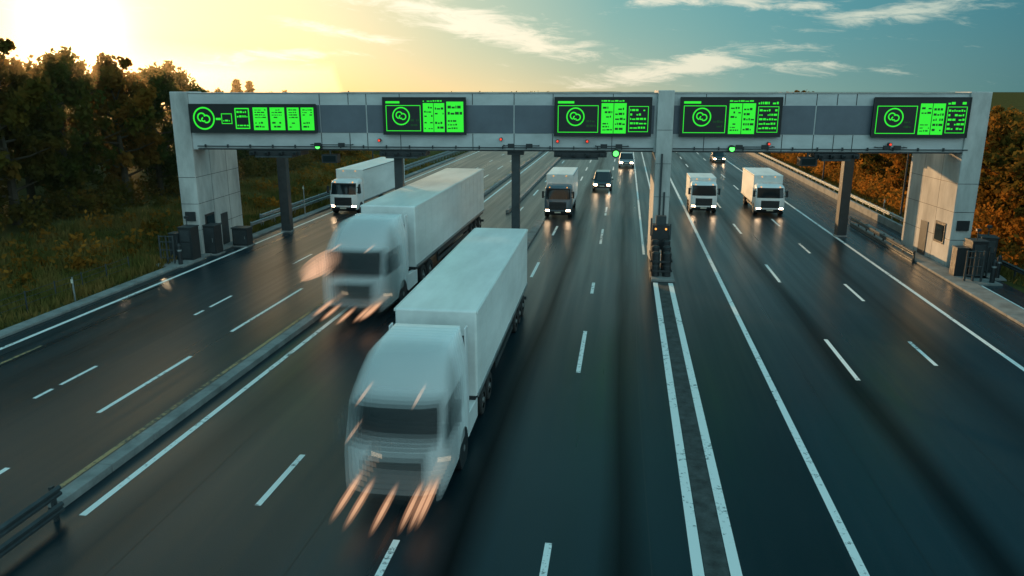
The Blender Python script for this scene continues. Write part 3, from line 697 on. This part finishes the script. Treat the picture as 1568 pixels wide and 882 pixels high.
for i in range(420):
    y=random.uniform(60,235); x=random.uniform(-82,-66); C.append((x,y,gz(x,y)+random.uniform(.3,4.5))); Rr.append(random.uniform(1.4,2.4))
me=quads_mesh('distant_trees',leaves(C,Rr,32,1.1),None,(M_bark,M_lolive)); o=bpy.data.objects.new('distant_trees',me); COL.objects.link(o)
def under(name,x0,x1,y0,y1,n,m,zr):
    C=[];Rr=[]
    for i in range(n):
        x=random.uniform(x0,x1);y=random.uniform(y0,y1); r=random.uniform(.5,1.25); C.append((x,y,gz(x,y)+random.uniform(.1,zr))); Rr.append(r)
    me=quads_mesh(name,leaves(C,Rr,60,.28),None,(M_bark,m)); o=bpy.data.objects.new(name,me); COL.objects.link(o)
under('undergrowth',-43,-37.5,34,130,360,M_lolive,1.7); under('undergrowth',24,29,28,150,420,M_lautumn,2.4); under('undergrowth',-37.5,-31,30,110,130,M_lautumn,.3)
def grass(x0,x1,y0,y1,n,h):
    x=rng.uniform(x0,x1,n); y=y0+(y1-y0)*rng.random(n)**1.3
    z=np.array([gz(a,b) for a,b in zip(x,y)])
    cl=.6+.8*(np.sin(x*.9+y*.35)*np.sin(y*.6-x*.3)*.5+.5)
    P=np.stack([x,y,z-.05],1); a=rng.uniform(0,6.28,n); w=rng.uniform(.02,.05,n)*1.6; hh=h*cl*rng.uniform(.5,1.3,n)
    d=np.stack([np.cos(a),np.sin(a),0*a],1)*w[:,None]; lean=np.stack([rng.normal(0,.25,n),rng.normal(0,.25,n),np.ones(n)],1)*hh[:,None]
    return np.stack([P-d,P+d,P+lean+d*.15,P+lean-d*.15],1)
V=np.concatenate([grass(-38,-27.7,16,110,60000,.5),grass(21.9,28,25,120,18000,.45)])
me=quads_mesh('grass',V,None,(M_soil,M_grass)); o=bpy.data.objects.new('grass',me); COL.objects.link(o)

# evening haze standing in the woodland: a real homogeneous volume
m,nt,out=newmat('evening_haze'); vs_=N(nt,'ShaderNodeVolumeScatter'); vs_.inputs['Color'].default_value=(1,.72,.40,1); vs_.inputs['Density'].default_value=.0085; vs_.inputs['Anisotropy'].default_value=.72; nt.links.new(vs_.outputs[0],out.inputs['Volume'])
mb=MB()
pl=[(-31,24),(-31,70),(-36,110),(-60,170),(-140,190),(-160,90),(-110,24)]; n=len(pl)
mb.add([(x,y,-3) for x,y in pl]+[(x-6,y,14.5) for x,y in pl],[tuple(range(n-1,-1,-1)),tuple(range(n,2*n))]+[(i,(i+1)%n,n+(i+1)%n,n+i) for i in range(n)],m); mb.obj('haze')

# ------------------------------------------------------------------ sky
AZ=-37.0; EL=3.9; LEL=8.5
sd=Vector((math.sin(rad(AZ))*math.cos(rad(EL)),math.cos(rad(AZ))*math.cos(rad(EL)),math.sin(rad(EL))))
W=bpy.data.worlds.new('World'); S.world=W; W.use_nodes=True; nt=W.node_tree
for n in list(nt.nodes): nt.nodes.remove(n)
out=N(nt,'ShaderNodeOutputWorld'); bg=N(nt,'ShaderNodeBackground'); nt.links.new(bg.outputs[0],out.inputs[0])
def MM(op,*a,clamp=False):
    n=N(nt,'ShaderNodeMath',operation=op); n.use_clamp=clamp
    for i,v in enumerate(a):
        if isinstance(v,(int,float)): n.inputs[i].default_value=v
        else: nt.links.new(v,n.inputs[i])
    return n.outputs[0]
tc=N(nt,'ShaderNodeTexCoord'); nv=N(nt,'ShaderNodeVectorMath',operation='NORMALIZE'); nt.links.new(tc.outputs['Generated'],nv.inputs[0])
sp=N(nt,'ShaderNodeSeparateXYZ'); nt.links.new(nv.outputs[0],sp.inputs[0])
dt=N(nt,'ShaderNodeVectorMath',operation='DOT_PRODUCT'); nt.links.new(nv.outputs[0],dt.inputs[0]); dt.inputs[1].default_value=sd
az=MM('MULTIPLY',MM('ARCTAN2',sp.outputs[0],sp.outputs[1]),57.296); el=MM('MULTIPLY',MM('ARCSINE',sp.outputs[2]),57.296)
ang=MM('MULTIPLY',MM('ARCCOSINE',MM('MINIMUM',dt.outputs['Value'],.999999)),57.296)
def ramp(fac,st):
    r=N(nt,'ShaderNodeValToRGB'); cr=r.color_ramp; cr.elements[0].position=st[0][0]; cr.elements[0].color=(*st[0][1],1); cr.elements[1].position=st[-1][0]; cr.elements[1].color=(*st[-1][1],1)
    for p,c in st[1:-1]: e=cr.elements.new(p); e.color=(*c,1)
    nt.links.new(fac,r.inputs[0]); return r.outputs[0]
a180=MM('DIVIDE',ang,180)
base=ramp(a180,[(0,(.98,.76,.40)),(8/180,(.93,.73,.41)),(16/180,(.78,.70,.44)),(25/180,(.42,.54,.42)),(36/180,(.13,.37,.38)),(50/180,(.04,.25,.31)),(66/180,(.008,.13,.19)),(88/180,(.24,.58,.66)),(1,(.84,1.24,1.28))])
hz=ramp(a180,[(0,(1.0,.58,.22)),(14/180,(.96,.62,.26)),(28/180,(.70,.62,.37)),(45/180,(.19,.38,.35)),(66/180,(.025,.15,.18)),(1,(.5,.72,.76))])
def mixc(f,a,b,mode='MIX'):
    n=N(nt,'ShaderNodeMix',data_type='RGBA'); n.blend_type=mode
    if isinstance(f,(int,float)): n.inputs[0].default_value=f
    else: nt.links.new(f,n.inputs[0])
    for i,v in ((6,a),(7,b)):
        if isinstance(v,tuple): n.inputs[i].default_value=(*v,1)
        else: nt.links.new(v,n.inputs[i])
    return n.outputs[2]
hf=MM('EXPONENT',MM('MULTIPLY',MM('ABSOLUTE',el),-.42))
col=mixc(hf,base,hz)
cv=N(nt,'ShaderNodeCombineXYZ'); nt.links.new(MM('MULTIPLY',az,.14),cv.inputs[0]); nt.links.new(MM('MULTIPLY_ADD',el,.70,MM('MULTIPLY',az,.04)),cv.inputs[1])
n1=N(nt,'ShaderNodeTexNoise'); n1.inputs['Scale'].default_value=1.9; n1.inputs['Detail'].default_value=8; n1.inputs['Roughness'].default_value=.68; n1.inputs['Distortion'].default_value=.5; nt.links.new(cv.outputs[0],n1.inputs['Vector'])
mask=None
for a0,e0,sx,sy,rot,amp in [(-10.5,4.4,8.5,1.2,-13,1.2),(3.5,1.5,7.5,.9,9,1.15),(12,1.6,6,.5,-4,.8),(17.5,4.8,5.5,.8,5,.95),(7,5.8,9,.6,-3,.85),(-25,2.3,7,.55,4,.85),(-20.5,3.9,4,.5,-8,.9),(10,15,40,5,0,.6)]:
    c,s=math.cos(rad(rot)),math.sin(rad(rot)); dx=MM('SUBTRACT',az,a0); dy=MM('SUBTRACT',el,e0)
    u=MM('MULTIPLY_ADD',dx,c/sx,MM('MULTIPLY',dy,s/sx)); v=MM('MULTIPLY_ADD',dy,c/sy,MM('MULTIPLY',dx,-s/sy))
    g=MM('MULTIPLY',MM('EXPONENT',MM('MULTIPLY',MM('MULTIPLY_ADD',u,u,MM('MULTIPLY',v,v)),-1)),amp)
    mask=g if mask is None else MM('MAXIMUM',mask,g)
den=N(nt,'ShaderNodeMapRange'); den.interpolation_type='SMOOTHSTEP'; nt.links.new(MM('MULTIPLY_ADD',mask,.36,n1.outputs[0]),den.inputs[0]); den.inputs[1].default_value=.60; den.inputs[2].default_value=.92; den.inputs[4].default_value=.92
cc=ramp(a180,[(0,(1,.95,.78)),(20/180,(1.0,.92,.72)),(35/180,(.90,.84,.66)),(60/180,(.48,.58,.50)),(1,(.5,.62,.65))])
col=mixc(den.outputs[0],col,cc)
g1=MM('MULTIPLY',MM('EXPONENT',MM('MULTIPLY',MM('POWER',MM('DIVIDE',ang,2.4),2.0),-1)),2.6)
g2=MM('MULTIPLY',MM('EXPONENT',MM('DIVIDE',ang,-6.5)),.7)
gc=N(nt,'ShaderNodeVectorMath',operation='SCALE'); gc.inputs[0].default_value=(1,.76,.42); nt.links.new(MM('ADD',g1,g2),gc.inputs['Scale'])
col=mixc(1.0,col,gc.outputs[0],'ADD')
sk=N(nt,'ShaderNodeTexSky'); sk.sky_type='NISHITA'; sk.sun_disc=False; sk.sun_elevation=rad(LEL); sk.sun_rotation=rad(AZ); sk.dust_density=1
ss=N(nt,'ShaderNodeVectorMath',operation='SCALE'); nt.links.new(sk.outputs[0],ss.inputs[0]); ss.inputs['Scale'].default_value=.012
col=mixc(1.0,col,ss.outputs[0],'ADD')
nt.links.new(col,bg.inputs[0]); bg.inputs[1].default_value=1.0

sl=bpy.data.lights.new('sun','SUN'); sl.energy=5; sl.angle=rad(1.0); sl.color=(1,.58,.26); so=bpy.data.objects.new('sun',sl); COL.objects.link(so)
sd2=Vector((math.sin(rad(AZ))*math.cos(rad(LEL)),math.cos(rad(AZ))*math.cos(rad(LEL)),math.sin(rad(LEL))))
so.rotation_euler=sd2.to_track_quat('Z','Y').to_euler(); so.location=(-60,80,30)

cam=bpy.data.cameras.new('camera'); co=bpy.data.objects.new('camera',cam); COL.objects.link(co)
cam.sensor_width=36; cam.lens=26.8; cam.clip_end=12000; cam.clip_start=.1
co.location=(0,0,10.5); co.rotation_euler=(rad(90-14.54),0,rad(8.3)); S.camera=co
print('objs',len(bpy.data.objects))
